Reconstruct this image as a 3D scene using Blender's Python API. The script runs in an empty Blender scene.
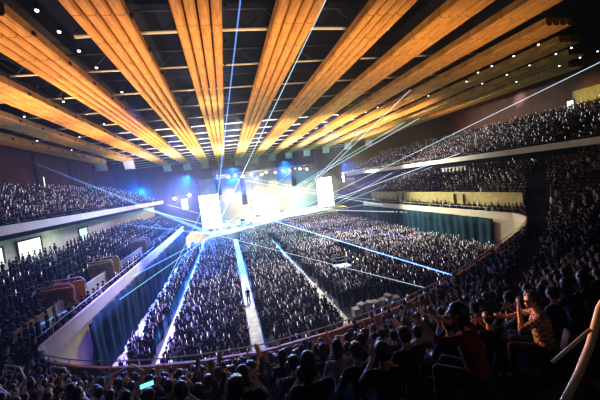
import bpy, bmesh, math, random
import numpy as np
from mathutils import Vector, Matrix
random.seed(7); rng = np.random.default_rng(11)
S = bpy.context.scene
COL = S.collection

# ------------------------------------------------------------------ camera
FPX = 330.0
def cam_rows(f, vp, roll):
    d = np.array([vp[0]-300, vp[1]-200, f], float); d /= np.linalg.norm(d)
    r = math.radians(roll); a = np.array([-math.sin(r), -math.cos(r)])
    e1 = np.cross(d, [0, 1, 0]); e1 /= np.linalg.norm(e1); e2 = np.cross(d, e1)
    im = lambda v: (v[:2]-d[:2]/d[2]*v[2])/d[2]
    k = np.linalg.solve(np.array([im(e1), im(e2)]).T, a)
    U = k[0]*e1+k[1]*e2; U /= np.linalg.norm(U)
    return np.array([np.cross(d, U), d, U]).T
R = cam_rows(FPX, (225, 191), 8.0)
cd = bpy.data.cameras.new('camera'); co = bpy.data.objects.new('camera', cd); COL.objects.link(co)
cd.sensor_width = 36; cd.lens = FPX/600*36; cd.clip_end = 500; cd.clip_start = .05
m = Matrix(((R[0][0], -R[1][0], -R[2][0], 0), (R[0][1], -R[1][1], -R[2][1], 0), (R[0][2], -R[1][2], -R[2][2], 0), (0, 0, 0, 1)))
m.translation = (0, 0, 12); co.matrix_world = m; S.camera = co
def proj(p):
    q = R @ (np.asarray(p, float)-[0, 0, 12])
    return (300+FPX*q[0]/q[2], 200+FPX*q[1]/q[2], q[2]) if q[2] > .1 else (-999, -999, -1)

# ------------------------------------------------------------------ materials
def mat(name, col, rough=.6, metal=0., var=0., scale=4., emit=None, es=1., coat=0., spec=.3):
    M = bpy.data.materials.new(name); M.use_nodes = True; nt = M.node_tree; b = nt.nodes['Principled BSDF']
    b.inputs['Roughness'].default_value = rough; b.inputs['Metallic'].default_value = metal
    b.inputs['Specular IOR Level'].default_value = spec
    if var:
        tc = nt.nodes.new('ShaderNodeTexCoord'); n = nt.nodes.new('ShaderNodeTexNoise'); n.inputs['Scale'].default_value = scale; n.inputs['Detail'].default_value = 4
        r = nt.nodes.new('ShaderNodeValToRGB')
        r.color_ramp.elements[0].position = .3; r.color_ramp.elements[1].position = .7
        r.color_ramp.elements[0].color = (*[c*(1-var) for c in col], 1); r.color_ramp.elements[1].color = (*[min(1, c*(1+var)) for c in col], 1)
        nt.links.new(tc.outputs['Object'], n.inputs['Vector']); nt.links.new(n.outputs['Fac'], r.inputs['Fac']); nt.links.new(r.outputs['Color'], b.inputs['Base Color'])
    else: b.inputs['Base Color'].default_value = (*col, 1)
    if emit: b.inputs['Emission Color'].default_value = (*emit, 1); b.inputs['Emission Strength'].default_value = es
    return M
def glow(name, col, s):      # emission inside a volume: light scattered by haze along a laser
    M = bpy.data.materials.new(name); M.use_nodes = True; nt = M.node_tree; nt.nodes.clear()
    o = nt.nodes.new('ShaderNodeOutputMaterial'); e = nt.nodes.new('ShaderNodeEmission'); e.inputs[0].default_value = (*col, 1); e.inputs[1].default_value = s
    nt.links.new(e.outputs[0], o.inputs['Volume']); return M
def wood_panel(name):
    M = mat(name, (.8, .4, .12), .55); nt = M.node_tree; b = nt.nodes['Principled BSDF']
    tc = nt.nodes.new('ShaderNodeTexCoord')
    mp = nt.nodes.new('ShaderNodeMapping'); mp.inputs['Scale'].default_value = (2.5, .35, 1)
    n = nt.nodes.new('ShaderNodeTexNoise'); n.inputs['Scale'].default_value = 2; n.inputs['Detail'].default_value = 6
    r = nt.nodes.new('ShaderNodeValToRGB'); r.color_ramp.elements[0].color = (.56, .25, .045, 1); r.color_ramp.elements[1].color = (.95, .52, .13, 1)
    r.color_ramp.elements[0].position = .3; r.color_ramp.elements[1].position = .7
    sep = nt.nodes.new('ShaderNodeSeparateXYZ'); mo = nt.nodes.new('ShaderNodeMath'); mo.operation = 'PINGPONG'; mo.inputs[1].default_value = 1.9
    gt = nt.nodes.new('ShaderNodeMath'); gt.operation = 'GREATER_THAN'; gt.inputs[1].default_value = .045
    mx = nt.nodes.new('ShaderNodeMix'); mx.data_type = 'RGBA'; mx.inputs[6].default_value = (.3, .12, .02, 1)
    L = nt.links.new
    L(tc.outputs['Object'], mp.inputs[0]); L(mp.outputs[0], n.inputs['Vector']); L(n.outputs['Fac'], r.inputs[0])
    L(tc.outputs['Object'], sep.inputs[0]); L(sep.outputs['Y'], mo.inputs[0]); L(mo.outputs[0], gt.inputs[0])
    L(gt.outputs[0], mx.inputs[0]); L(r.outputs[0], mx.inputs[7]); L(mx.outputs[2], b.inputs['Base Color'])
    return M
M = dict(
    wood=wood_panel('pleated ceiling wood'), black=mat('black paint', (.008, .008, .01), .7), dark=mat('dark paint', (.02, .022, .028), .6),
    roof=mat('dark roof deck', (.004, .009, .03), .8, var=.5, scale=.2), pipe=mat('white pipe', (.75, .78, .8), .4), steel=mat('steel', (.5, .5, .52), .3, .9),
    web=mat('truss steel', (.06, .08, .12), .5, .3), cream=mat('cream wall', (.75, .7, .5), .6, var=.12, scale=1.5), fascia=mat('pale fascia', (.85, .8, .66), .5, var=.08, scale=.8),
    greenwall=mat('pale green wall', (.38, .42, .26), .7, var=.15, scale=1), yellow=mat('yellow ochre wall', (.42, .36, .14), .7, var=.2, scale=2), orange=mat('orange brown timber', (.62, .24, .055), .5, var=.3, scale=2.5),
    brown=mat('brown wall board', (.075, .028, .015), .7, var=.35, scale=.5), navy=mat('dark blue wall', (.02, .035, .06), .8, var=.3, scale=.3),
    tier=mat('dark tier concrete', (.012, .012, .013), .9, spec=.05), floor=mat('arena floor boards', (.02, .022, .025), .6, var=.3, scale=.3), aisle=mat('cream floor matting', (.72, .66, .48), .7, var=.3, scale=1.2),
    drape=mat('dark teal drape', (.012, .04, .06), .9, var=.4, scale=.7, spec=.05), white=mat('white paint', (.8, .8, .8), .4), stage=mat('pale stage deck', (.5, .55, .58), .4, var=.2, scale=.6),
    backcloth=mat('grey blue stage cloth', (.14, .17, .18), .8, var=.5, scale=.25),
    hair=mat('black hair', (.008, .006, .006), .45), hairb=mat('brown hair', (.05, .022, .012), .45), skin=mat('skin', (.62, .33, .2), .5), shoe=mat('shoe', (.02, .02, .02), .5),
    eye=mat('eye white', (.7, .7, .68), .3), iris=mat('dark iris', (.02, .012, .01), .2),
    s_black=mat('black cloth', (.008, .008, .009), .85, spec=.1), s_grey=mat('grey cloth', (.06, .06, .065), .85, spec=.1), s_white=mat('white cloth', (.55, .55, .55), .8), s_red=mat('red cloth', (.16, .01, .018), .85, spec=.1), s_navy=mat('navy cloth', (.015, .02, .06), .85),
    jeans=mat('dark trousers', (.012, .014, .022), .85, spec=.1), seat=mat('dark seat shell', (.012, .008, .009), .8, spec=.1), lens=mat('yellow lamp lens', (1, .8, .4), .3, emit=(1, .78, .35), es=14),
    lensw=mat('white lamp lens', (1, 1, 1), .3, emit=(.8, .92, 1), es=14), down=mat('white downlight', (1, 1, 1), .3, emit=(1, .97, .9), es=5), screen=mat('bright video screen', (1, 1, 1), .3, emit=(.93, .97, 1), es=1.6),
    screenc=mat('pale green video screen', (1, 1, 1), .3, emit=(.45, 1, .8), es=1.1), doorlit=mat('lit exit doorway', (1, 1, 1), .4, emit=(.85, 1, .88), es=1.5), lamp_y=mat('amber lamp', (1, .8, .3), .4, emit=(1, .6, .12), es=6), phone=mat('green phone screen', (.3, 1, .7), .3, emit=(.2, .95, .6), es=1.6),
)
def plaid():
    Mt = mat('checked shirt cloth', (.2, .1, .07), .8); nt = Mt.node_tree; b = nt.nodes['Principled BSDF']
    tc = nt.nodes.new('ShaderNodeTexCoord'); c = nt.nodes.new('ShaderNodeTexChecker'); c.inputs['Scale'].default_value = 24
    c.inputs['Color1'].default_value = (.4, .26, .18, 1); c.inputs['Color2'].default_value = (.06, .02, .02, 1)
    nt.links.new(tc.outputs['Object'], c.inputs['Vector']); nt.links.new(c.outputs[0], b.inputs['Base Color']); return Mt
M['plaid'] = plaid()
M['s_check'] = M['plaid']

# ------------------------------------------------------------------ mesh helpers
class MB:
    def __init__(s): s.v = []; s.f = []
    def add(s, v, f):
        n = len(s.v); s.v += [tuple(map(float, p)) for p in v]; s.f += [tuple(i+n for i in q) for q in f]; return s
    def box(s, c, d, rot=None):
        x, y, z = [k/2 for k in d]; P = [Vector((a, b, e)) for a in (-x, x) for b in (-y, y) for e in (-z, z)]
        if rot is not None: P = [rot @ p for p in P]
        return s.add([p+Vector(c) for p in P], [(0, 1, 3, 2), (4, 6, 7, 5), (0, 4, 5, 1), (2, 3, 7, 6), (0, 2, 6, 4), (1, 5, 7, 3)])
    def tube(s, pts, r, n=8, cap=True):
        pts = [Vector(p) for p in pts]; rs = r if isinstance(r, (list, tuple)) else [r]*len(pts); V = []; F = []
        up = None
        for i, p in enumerate(pts):
            t = (pts[min(i+1, len(pts)-1)]-pts[max(i-1, 0)]).normalized()
            if up is None or abs(up.dot(t)) > .95: up = Vector((0, 0, 1)) if abs(t.z) < .9 else Vector((0, 1, 0))
            a = t.cross(up).normalized(); b = a.cross(t); up = b
            V += [p+(a*math.cos(2*math.pi*k/n)+b*math.sin(2*math.pi*k/n))*rs[i] for k in range(n)]
        for i in range(len(pts)-1):
            F += [(i*n+k, i*n+(k+1) % n, (i+1)*n+(k+1) % n, (i+1)*n+k) for k in range(n)]
        if cap: F += [tuple(range(n))[::-1], tuple((len(pts)-1)*n+k for k in range(n))]
        return s.add(V, F)
    def ell(s, c, r, n=12, mrings=8, rot=None):
        V = []; F = []
        for i in range(mrings+1):
            th = math.pi*i/mrings
            for k in range(n):
                p = Vector((r[0]*math.sin(th)*math.cos(2*math.pi*k/n), r[1]*math.sin(th)*math.sin(2*math.pi*k/n), r[2]*math.cos(th)))
                if rot is not None: p = rot @ p
                V.append(p+Vector(c))
        for i in range(mrings):
            F += [(i*n+k, (i+1)*n+k, (i+1)*n+(k+1) % n, i*n+(k+1) % n) for k in range(n)]
        return s.add(V, F)
    def cap(s, a, b, ra, rb, n=12):
        a, b = Vector(a), Vector(b); t = (b-a).normalized(); pts = []; rs = []
        for k in range(5): w = math.pi/2*k/4; pts.append(a-t*ra*math.cos(w)); rs.append(max(ra*math.sin(w), ra*.05))
        for k in range(5): w = math.pi/2*k/4; pts.append(b+t*rb*math.sin(w)); rs.append(max(rb*math.cos(w), rb*.05))
        return s.tube(pts, rs, n)
    def mesh(s, name):
        me = bpy.data.meshes.new(name); me.from_pydata(s.v, [], s.f)
        bm = bmesh.new(); bm.from_mesh(me); bmesh.ops.recalc_face_normals(bm, faces=bm.faces); bm.to_mesh(me); bm.free(); me.update(); return me
def link(name, me, m=None, parent=None, smooth=False, loc=None):
    o = bpy.data.objects.new(name, me); COL.objects.link(o)
    if m is not None and me is not None: me.materials.append(m)
    if smooth: me.shade_smooth()
    if parent is not None: o.parent = parent
    if loc is not None: o.location = loc
    return o
def build(mb, name, m, parent=None, smooth=False, loc=None): return link(name, mb.mesh(name), m, parent, smooth, loc)
def tag(o, label, cat, group=None, kind=None):
    o['label'] = label; o['category'] = cat
    if group: o['group'] = group
    if kind: o['kind'] = kind
    return o
def struct(mb, name, m, label=None, smooth=False):
    o = build(mb, name, m, None, smooth); o['kind'] = 'structure'
    if label: o['label'] = label
    return o
def empty(name, loc=(0, 0, 0), rz=0):
    o = bpy.data.objects.new(name, None); COL.objects.link(o); o.location = loc; o.rotation_euler = (0, 0, rz); o.empty_display_size = .2; return o
def copy_tree(o, parent=None):
    c = o.copy(); COL.objects.link(c)
    if parent is not None: c.parent = parent
    for ch in [k for k in list(o.children)]: copy_tree(ch, c)
    return c
ORD = ['first', 'second', 'third', 'fourth', 'fifth', 'sixth', 'seventh', 'eighth', 'ninth', 'tenth', 'eleventh', 'twelfth', 'thirteenth', 'fourteenth', 'fifteenth', 'sixteenth', 'seventeenth', 'eighteenth', 'nineteenth', 'twentieth']
def ordn(i):
    if i < 20: return ORD[i]
    tens = {20: 'twentieth', 30: 'thirtieth', 40: 'fortieth', 50: 'fiftieth', 60: 'sixtieth', 70: 'seventieth'}; w = {2: 'twenty', 3: 'thirty', 4: 'forty', 5: 'fifty', 6: 'sixty', 7: 'seventy'}
    n = i+1
    return tens[n] if n % 10 == 0 else w[n//10]+'-'+ORD[n % 10-1]

# ------------------------------------------------------------------ setting: floor, walls, ceiling
struct(MB().box((10, 60, -.1), (46, 150, .2)), 'floor', M['floor'])
struct(MB().box((12, 62, 27.2), (96, 170, .3)), 'ceiling', M['roof'])
struct(MB().box((-33.2, 62, 13.5), (.4, 170, 27)), 'wall_left', M['brown'])
struct(MB().box((58.2, 62, 13.5), (.4, 170, 27)), 'wall_right', M['brown'])
struct(MB().box((12, 141, 13.5), (92, .4, 27)), 'wall_stage_end', M['navy'])

# seating bowl: a lower rim line and terraces stepping back from it
RIM = [(-10.3, 78), (-10.3, 50), (-10.3, 30), (-10.3, 19.2), (-9.6, 18.2), (-8.2, 17.1), (-6.4, 16), (-4.2, 15.1), (-2, 14.5), (.6, 14.1), (4, 14.4), (7.8, 15.3), (11.3, 16.8), (14.8, 18.6), (19, 21), (23, 23.4), (27, 25.9), (29.8, 28), (31, 30.5), (31, 40), (31, 55), (31, 72)]
def resample(P, step):
    P = [np.array(p, float) for p in P]; out = [P[0]]; carry = 0
    for a, b in zip(P[:-1], P[1:]):
        L = np.linalg.norm(b-a); t = step-carry
        while t <= L: out.append(a+(b-a)*t/L); t += step
        carry = L-(t-step)
    return np.array(out)
RS = resample(RIM, .5)
tg = np.gradient(RS, axis=0); tg = np.array([np.mean(tg[max(0, i-6):i+7], axis=0) for i in range(len(tg))]); tg /= np.linalg.norm(tg, axis=1)[:, None]
NR = np.array([[t[1], -t[0]] for t in tg])        # outward
def depth_at(p):
    x, y = p
    if x < -10 and y > 19: return 9.0
    if x < -8: return 9.0+13*min(1, (19-y)/3) if y < 19 else 9
    if x > 30.5 and y > 33: return 11.5
    return 22.0
def slope_at(p):
    x, y = p
    if x < -10.2: return .30+.185*max(0, min(1, (30-y)/12))
    if x > 30.9: return .37
    return .485-.065*max(0, min(1, (x-4)/8))
def base_at(p): return 4.3-.62*(max(0, min(1, (24-p[1])/6)) if p[0] < 0 else max(0, min(1, (30.5-p[1])/4)))
def step_up(p): return 1.35*max(0, min(1, (p[1]-29)/2)) if p[0] > 30 else 0.
def tier_z(i, d):
    k = slope_at(RS[i]); row = math.floor(d/.85+1e-6)
    return base_at(RS[i])+k*.85*row+(step_up(RS[i]) if d > 1.7 else 0)
ROWS = int(22/.85)
def terrace():
    mb = MB(); n = len(RS)
    V = []; W = 2*(ROWS+1)
    for i in range(n):
        dm = depth_at(RS[i])
        for r in range(ROWS+1):
            d0 = min(r*.85, dm); z0 = tier_z(i, min(max(r-1, 0)*.85, dm-.01)) if r else 0.0; z1 = tier_z(i, min(r*.85, dm-.01))
            p = RS[i]+NR[i]*d0
            V += [(p[0], p[1], z0), (p[0], p[1], z1)]
    F = []
    for i in range(n-1):
        for j in range(W-1): F.append((i*W+j, (i+1)*W+j, (i+1)*W+j+1, i*W+j+1))
    return mb.add(V, F)
struct(terrace(), 'floor_seating_tier', M['tier'], 'dark stepped seating tier around the arena')
def ribbon(i0, i1, off, z0, z1, th, step=1):
    mb = MB(); V = []; idx = list(range(i0, i1, step))
    for i in idx:
        for o_, z in ((off, z0), (off, z1), (off+th, z1), (off+th, z0)):
            p = RS[i]+NR[i]*o_; V.append((p[0], p[1], z))
    F = []
    for k in range(len(idx)-1):
        F += [(k*4+j, k*4+(j+1) % 4, k*4+4+(j+1) % 4, k*4+4+j) for j in range(4)]
    F += [(0, 1, 2, 3), tuple((len(idx)-1)*4+j for j in (3, 2, 1, 0))]
    return mb.add(V, F)
def rim_i(x=None, y=None, side=0):
    best = 0; bd = 1e9
    for i, p in enumerate(RS):
        d = abs(p[0]-x)+abs(p[1]-y)
        if d < bd: bd = d; best = i
    return best
iL = rim_i(-10.3, 19.2); iR = rim_i(31, 31); iRn = rim_i(29.8, 28)
# pale outer fascias of the left and right stands, and the timber parapet of the near stand
struct(ribbon(0, iL+2, -.12, 4.35, 5.3, .2), 'trim_left_fascia', M['fascia'])
struct(ribbon(iRn, len(RS), -.12, 4.6, 5.45, .2), 'trim_right_fascia', M['fascia'])
struct(ribbon(iL+2, iRn+1, -.1, 3.5, 4.95, .16), 'trim_near_parapet', M['orange'])
struct(ribbon(0, iL+3, -.05, 0, 4.4, .05), 'wall_rim_left', M['cream'])
struct(ribbon(iL+3, iRn, -.03, 0, 3.6, .02), 'wall_rim_near', M['dark'])
struct(ribbon(iRn, len(RS), -.05, 0, 4.62, .05), 'wall_rim_right', M['cream'])
r = MB(); pts = [(*(RS[i]+NR[i]*-.02), 5.22) for i in range(iL+1, iRn+1)]
rt = empty('parapet_rail', pts[len(pts)//2]); L0 = Vector(rt.location)
tag(rt, 'long white metal handrail curving along the near timber parapet', 'handrail')
build(MB().tube([Vector(p)-L0 for p in pts], .03, 8), 'rail', M['white'], rt, True)
for i in range(iL+1, iRn+1, 5):
    p = RS[i]; build(MB().tube([Vector((p[0], p[1], 4.9))-L0, Vector((p[0], p[1], 5.22))-L0], .02, 6), 'post', M['steel'], rt)
def side_rail(i0, i1, z, label):
    c = Vector((*RS[(i0+i1)//2], z)); t = tag(empty('stand_rail', c), label, 'handrail')
    build(MB().tube([Vector((*(RS[i]+NR[i]*.1), z+.45))-c for i in range(i0, i1)], .025, 6), 'rail', M['white'], t, True)
    for i in range(i0, i1, 6): p = RS[i]+NR[i]*.1; build(MB().tube([Vector((p[0], p[1], z))-c, Vector((p[0], p[1], z+.45))-c], .018, 5), 'post', M['steel'], t)
side_rail(60, iL, 5.28, 'thin white handrail above the pale fascia of the left stand')
side_rail(iR+6, iR+66, 5.42, 'thin white handrail above the pale fascia of the right stand')

# drapes
def drape(x, y0, y1, z0, z1, sgn):
    mb = MB(); n = int((y1-y0)/.22); V = []; F = []
    for i in range(n+1):
        y = y0+(y1-y0)*i/n; w = .1*math.sin(i*.9)+.1*math.sin(i*.31+1)
        for k in range(5):
            z = z0+(z1-z0)*k/4; V.append((x+sgn*(.32+w*(1.25-.25*k/2)), y+.1*math.sin(k+i*.1), z))
    for i in range(n):
        for k in range(4): F.append((i*5+k, (i+1)*5+k, (i+1)*5+k+1, i*5+k+1))
    mb.add(V, F); o = build(mb, 'drape', M['drape'], None, True)
    sm = o.modifiers.new('s', 'SOLIDIFY'); sm.thickness = .02; return o
tag(drape(-10.3, 24.2, 77, .05, 4.4, 1), 'dark teal drape hung under the pale fascia of the left stand', 'curtain')
tag(drape(31, 33.5, 71, .05, 4.65, -1), 'dark green drape hung under the pale fascia of the right stand', 'curtain')

# inner walkway walls and vomitories in the lower stands
struct(MB().box((32.75, 51, 6.7), (.12, 40, 1.7)), 'wall_walkway_right', M['yellow'])
def gate(x, y, z, sgn, wm, label):
    t = tag(empty('stand_gateway', (x, y, z)), label, 'gateway')
    build(MB().box((0, -.95, .75), (2.2, .12, 1.9)), 'side_wall', wm, t); build(MB().box((0, .95, .75), (2.2, .12, 1.9)), 'side_wall', wm, t)
    build(MB().box((sgn*1.1, 0, .75), (.12, 2.0, 1.9)), 'back_wall', M['black'], t)
    for s in (-1, 1):
        build(MB().tube([(-1.2*sgn, s*.95, 1.0), (-1.1*sgn, s*.95, 1.75), (-.9*sgn, s*.95, 1.95), (1.1*sgn, s*.95, 1.95)], .045, 8), 'handrail', M['white'], t, True)
    return t
gate(33.6, 41.5, 5.6, 1, M['dark'], 'dark gateway with person sized opening in the yellow walkway wall of the right stand')
gate(33.6, 58, 5.6, 1, M['dark'], 'small gateway far along the walkway wall of the right stand')
for y, wm, lb in ((27.5, 'orange', 'gateway with orange side walls nearest the near end of the left stand'), (36, 'yellow', 'gateway with ochre side walls halfway along the left stand'), (50, 'greenwall', 'gateway with pale green walls far along the left stand')):
    gate(-12.6, y, 4.9, -1, M[wm], lb)
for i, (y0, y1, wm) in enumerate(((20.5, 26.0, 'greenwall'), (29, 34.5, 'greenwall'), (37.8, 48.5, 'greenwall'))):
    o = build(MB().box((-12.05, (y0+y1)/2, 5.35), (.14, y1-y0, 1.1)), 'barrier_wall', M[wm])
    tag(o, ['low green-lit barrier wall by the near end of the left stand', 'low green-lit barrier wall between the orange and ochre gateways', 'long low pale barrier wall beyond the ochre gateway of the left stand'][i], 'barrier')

# balconies and upper stands
def upper(x0, x1, z0, z1, y0, y1, side):
    n = 14; mb = MB(); V = []
    sx = 1 if x1 > x0 else -1
    prof = [(x0, z0-.5)]
    for k in range(n):
        a = x0+(x1-x0)*k/n; b = x0+(x1-x0)*(k+1)/n; z = z0+(z1-z0)*k/(n-1); prof += [(a, z), (b, z)]
    prof += [(x1, z0-.5)]
    m_ = len(prof); V = [(p[0], y, p[1]) for y in (y0, y1) for p in prof]
    F = [(i, (i+1) % m_, m_+(i+1) % m_, m_+i) for i in range(m_)]+[tuple(range(m_)), tuple(range(2*m_-1, m_-1, -1))]
    struct(mb.add(V, F), 'floor_balcony_'+side, M['tier'])
upper(-19.8, -32.9, 10.6, 15.6, 16, 112, 'left'); upper(43.3, 57.9, 11.6, 17.3, 26, 112, 'right')
struct(MB().box((-19.6, 64, 11.0), (.3, 96, .85)), 'trim_left_balcony_fascia', M['fascia'])
struct(MB().box((43, 69, 12.35), (.3, 86, .85)), 'trim_right_balcony_fascia', M['fascia'])
struct(MB().box((-22.6, 64, 8.6), (.2, 96, 3.4)), 'wall_concourse_left', M['cream'])
struct(MB().box((-21, 64, 6.75), (3.2, 96, .15)), 'floor_concourse_left', M['tier'])
struct(MB().box((46, 69, 10), (.2, 86, 3.4)), 'wall_concourse_right', M['brown'])
struct(MB().box((44.3, 69, 8.2), (3.4, 86, .15)), 'floor_concourse_right', M['tier'])
# aisle strips on the arena floor
def strip(pts, w, name, label):
    mb = MB(); V = []
    for (x, y), ww in zip(pts, w): V += [(x-ww/2, y, .012), (x+ww/2, y, .012)]
    mb.add(V, [(2*i, 2*i+1, 2*i+3, 2*i+2) for i in range(len(pts)-1)])
    return tag(build(mb, 'floor_aisle', M['aisle']), label, 'aisle', kind='structure')
AISLES = [(-9.4, 1.3, 22, 78), (-6.3, .8, 22, 80), (.85, .95, 18, 82), (8.1, 1.0, 18, 72), (16.3, 1.4, 38, 50)]
for (x, w, y0, y1), lb in zip(AISLES, ['pale strip of bare floor along the foot of the left drape', 'narrow pale aisle dividing the blue-lit crowd', 'widest pale aisle, running straight to the stage', 'pale aisle ending beside the floor sound desk', 'short pale gap in the crowd beside the camera platform']):
    strip([(x, y0), (x, (y0+y1)/2), (x, y1)], [w]*3, 'aisle', lb)

# ------------------------------------------------------------------ pleated timber ceiling panels
def ceiling_panel(x, y0, y1, label, plate=True):
    yc = (y0+y1)/2; h = (y1-y0)/2; t = tag(empty('ceiling_panel', (x, yc, 23.5)), label, 'ceiling panel', 'long pleated timber ceiling panels')
    for k in range(4):
        xo = -1.2+k*.8; mb = MB()
        prof = [(-.34, .55), (-.33, -.06), (-.2, -.2), (.2, -.2), (.33, -.06), (.34, .55)]
        seg = 12; V = [(xo+a, -h+2*h*j/seg, b) for j in range(seg+1) for a, b in prof]; n = 6
        F = [(j*n+i, j*n+(i+1) % n, (j+1)*n+(i+1) % n, (j+1)*n+i) for j in range(seg) for i in range(n)]+[tuple(range(n))[::-1], tuple(seg*n+i for i in range(n))]
        build(mb.add(V, F), 'pleat', M['wood'], t)
    mb = MB()
    for j in range(int(2*h/5)): mb.box((1.72, -h+2.5+5*j, -.05), (.12, .3, .25))
    build(mb, 'edge_clips', M['black'], t)
    if plate: build(MB().box((0, h+.6, -1.1), (2.6, .15, 2.4), Matrix.Rotation(.5, 3, 'X')), 'end_plate', M['white'], t)
    return t
PX = [(-30.6, 14, 96), (-24.4, 14, 98), (-18.4, 14, 122), (-12.1, 22, 126), (-5.85, 15, 128), (-.15, 14, 132), (6.5, 14, 132), (13.2, 14, 130), (19.6, 17, 128), (25.9, 20, 126), (32.2, 25, 122), (38.6, 29, 118), (45, 33, 112), (51.4, 38, 108)]
PL = ['outermost on the left, next to the brown side wall', 'second in from the left side wall', 'third in from the left side wall', 'ending just inside the row of downlights on the left', 'wide of the centre, left of the white-lit one', 'whitest, directly above the main floor aisle', 'immediately right of the white-lit central one', 'second right of the white-lit central one', 'third right of the white-lit central one', 'fourth right of the white-lit central one', 'fifth right of the white-lit central one', 'third in from the right side wall', 'second in from the right side wall', 'outermost on the right, next to the right wall']
for (x, y0, y1), lb in zip(PX, PL): ceiling_panel(x, y0, y1, 'pleated orange timber ceiling panel, '+lb)

# roof trusses: pale lower chord tube, upper chord, web
for i in range(15):
    y = 27.2+7.55*i
    x0, x1 = ((-9, 16) if i == 0 else (-32, 57)); zc = 24.7
    t = tag(empty('roof_truss', ((x0+x1)/2, y, zc)), 'pale tubed roof truss above the ceiling panels, %s one from the near end' % ordn(i), 'roof truss', 'roof trusses across the hall')
    w = (x1-x0)/2
    P = [(-w+2*w*k/16, 0, -.25*((k-8)/8)**2) for k in range(17)]
    build(MB().tube(P, .1 if i else .16, 8), 'lower_chord', M['pipe'], t, True)
    build(MB().tube([(a, 0, b+1.6) for a, _, b in P], .08, 6), 'upper_chord', M['web'], t)
    mb = MB(); n = int(2*w/3)
    for k in range(n):
        a = -w+2*w*k/n; b = -w+2*w*(k+.5)/n; c = -w+2*w*(k+1)/n
        mb.tube([(a, 0, 0), (b, 0, 1.5), (c, 0, 0)], .045, 4)
    build(mb, 'web', M['web'], t)
# small downlights in the ceiling
LAMPS = [(-9, 17), (-9, 22), (-9, 24.6), (-9, 27.6), (-9, 31), (-9, 38)]+[(36.9, 42.8), (41.3, 44.6), (35.4, 38.8), (35.4, 36.4), (35.5, 33.2), (42, 40.7), (42, 37.0), (41.8, 33.2), (41.9, 31.4), (35.5, 30), (48, 35), (48.2, 33), (48.3, 38), (48.2, 45), (35.4, 50), (29, 56), (22.7, 60), (-15.3, 40), (-15.3, 52), (-21.5, 45), (-21.5, 60), (-27.5, 50), (-27.5, 60), (-27.5, 72)]
proto = None
for i, (x, y) in enumerate(LAMPS):
    if proto is None:
        proto = empty('downlight'); build(MB().tube([(0, 0, .45), (0, 0, 0)], .13, 12), 'housing', M['dark'], proto); build(MB().tube([(0, 0, 0), (0, 0, -.08)], [.11, .08], 12), 'lens', M['down'], proto); o = proto
    else: o = copy_tree(proto)
    o.location = (x, y, 23.6)
    side = 'left of the central ceiling panel' if x < 0 else 'over the right stands'
    tag(o, 'small white downlight %s, %s from the near end' % (side, ordn(i if x < 0 and i < 6 else (i-6 if x > 0 else i-17))), 'downlight', 'ceiling downlights')

# ------------------------------------------------------------------ stage
FR = [(-5, 79), (1, 83), (8, 90), (18, 98), (28, 103), (40, 107)]
BK = [(40, 122), (-5, 122)]
def prism(P, z0, z1):
    n = len(P); V = [(x, y, z) for z in (z0, z1) for x, y in P]
    return MB().add(V, [tuple(range(n))[::-1], tuple(range(n, 2*n))]+[(i, (i+1) % n, n+(i+1) % n, n+i) for i in range(n)])
st = tag(empty('stage', (15, 100, 0)), 'large pale concert stage at the far end of the arena floor', 'stage')
o = build(prism([(x-15, y-100) for x, y in FR+BK], .05, 1.6), 'deck', M['stage'], st)
o = build(prism([(x-15, y-100) for x, y in ((4, 104), (34, 112), (34, 120), (4, 120))], 1.6, 2.6), 'riser', M['stage'], st)
mb = MB()
for (a, b) in zip(FR[:-1], FR[1:]):
    a, b = Vector((*a, 0)), Vector((*b, 0)); n = max(2, int((b-a).length/1.6)); nd = Vector(((b-a).y, -(b-a).x, 0)).normalized()
    for k in range(n): p = a+(b-a)*(k+.5)/n+nd*.45; mb.box((p.x-15, p.y-100, .6), (1.1, .7, 1.1), Matrix.Rotation(math.atan2((b-a).y, (b-a).x), 3, 'Z'))
build(mb, 'front_speakers', M['white'], st)
build(MB().box((-1.5, 21.2, 9.5), (44, .25, 15)), 'backdrop', M['backcloth'], st)
def screen(x, y, z, w, h, rz, m_, label, tilt=0):
    t = tag(empty('video_screen', (x, y, z), rz), label, 'screen')
    build(MB().box((0, 0, h/2), (w, .2, h)), 'display', m_, t)
    fr = MB()
    fr.box((0, .16, h/2), (w+.3, .3, h+.3)); build(fr, 'casing', M['dark'], t)
    for s in (-1, 1): build(MB().tube([(s*w*.4, .2, h), (s*w*.4, .2, 23.9-z)], .05, 6), 'hanging_cable', M['web'], t)
screen(-4.2, 86, 3.0, 4.9, 8.6, .05, M['screen'], 'tall bright white video screen beside the left end of the stage')
screen(29.0, 95, 3.4, 4.9, 8.9, -.1, M['screen'], 'tall bright white video screen at the right of the stage')
screen(11.6, 100, 4.6, 8.6, 4.4, .08, M['screenc'], 'wide pale green video screen hung over the middle of the stage')
screen(-15.7, 134, 6.9, 2.3, 4.0, 0, M['screen'], 'small white video screen far behind the left stand')
screen(49.8, 134, 9.3, 1.0, 4.2, .3, M['screen'], 'narrow white video screen far behind the right stand')
def array(x, y, z, n, label, cur):
    t = tag(empty('line_array', (x, y, z)), label, 'loudspeaker array'); px, pz, a = 0, 0, 0
    for k in range(n):
        build(MB().box((0, px, pz), (1.3, .8, .62), Matrix.Rotation(a, 3, 'X')), 'speaker_cabinet', M['dark'], t)
        a += cur; pz -= .66*math.cos(a); px += .66*math.sin(a)*.8
    build(MB().tube([(0, 0, .3), (0, 0, 23.9-z)], .04, 6), 'hanging_cable', M['web'], t)
array(4.8, 89, 14.6, 11, 'long dark loudspeaker array hanging beside the left screen', .03)
array(26.2, 90, 15.4, 8, 'curved dark loudspeaker array hanging in front of the right screen', .09)
array(20.5, 97, 16.2, 9, 'slim dark loudspeaker array hanging left of the right screen', .04)
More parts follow.
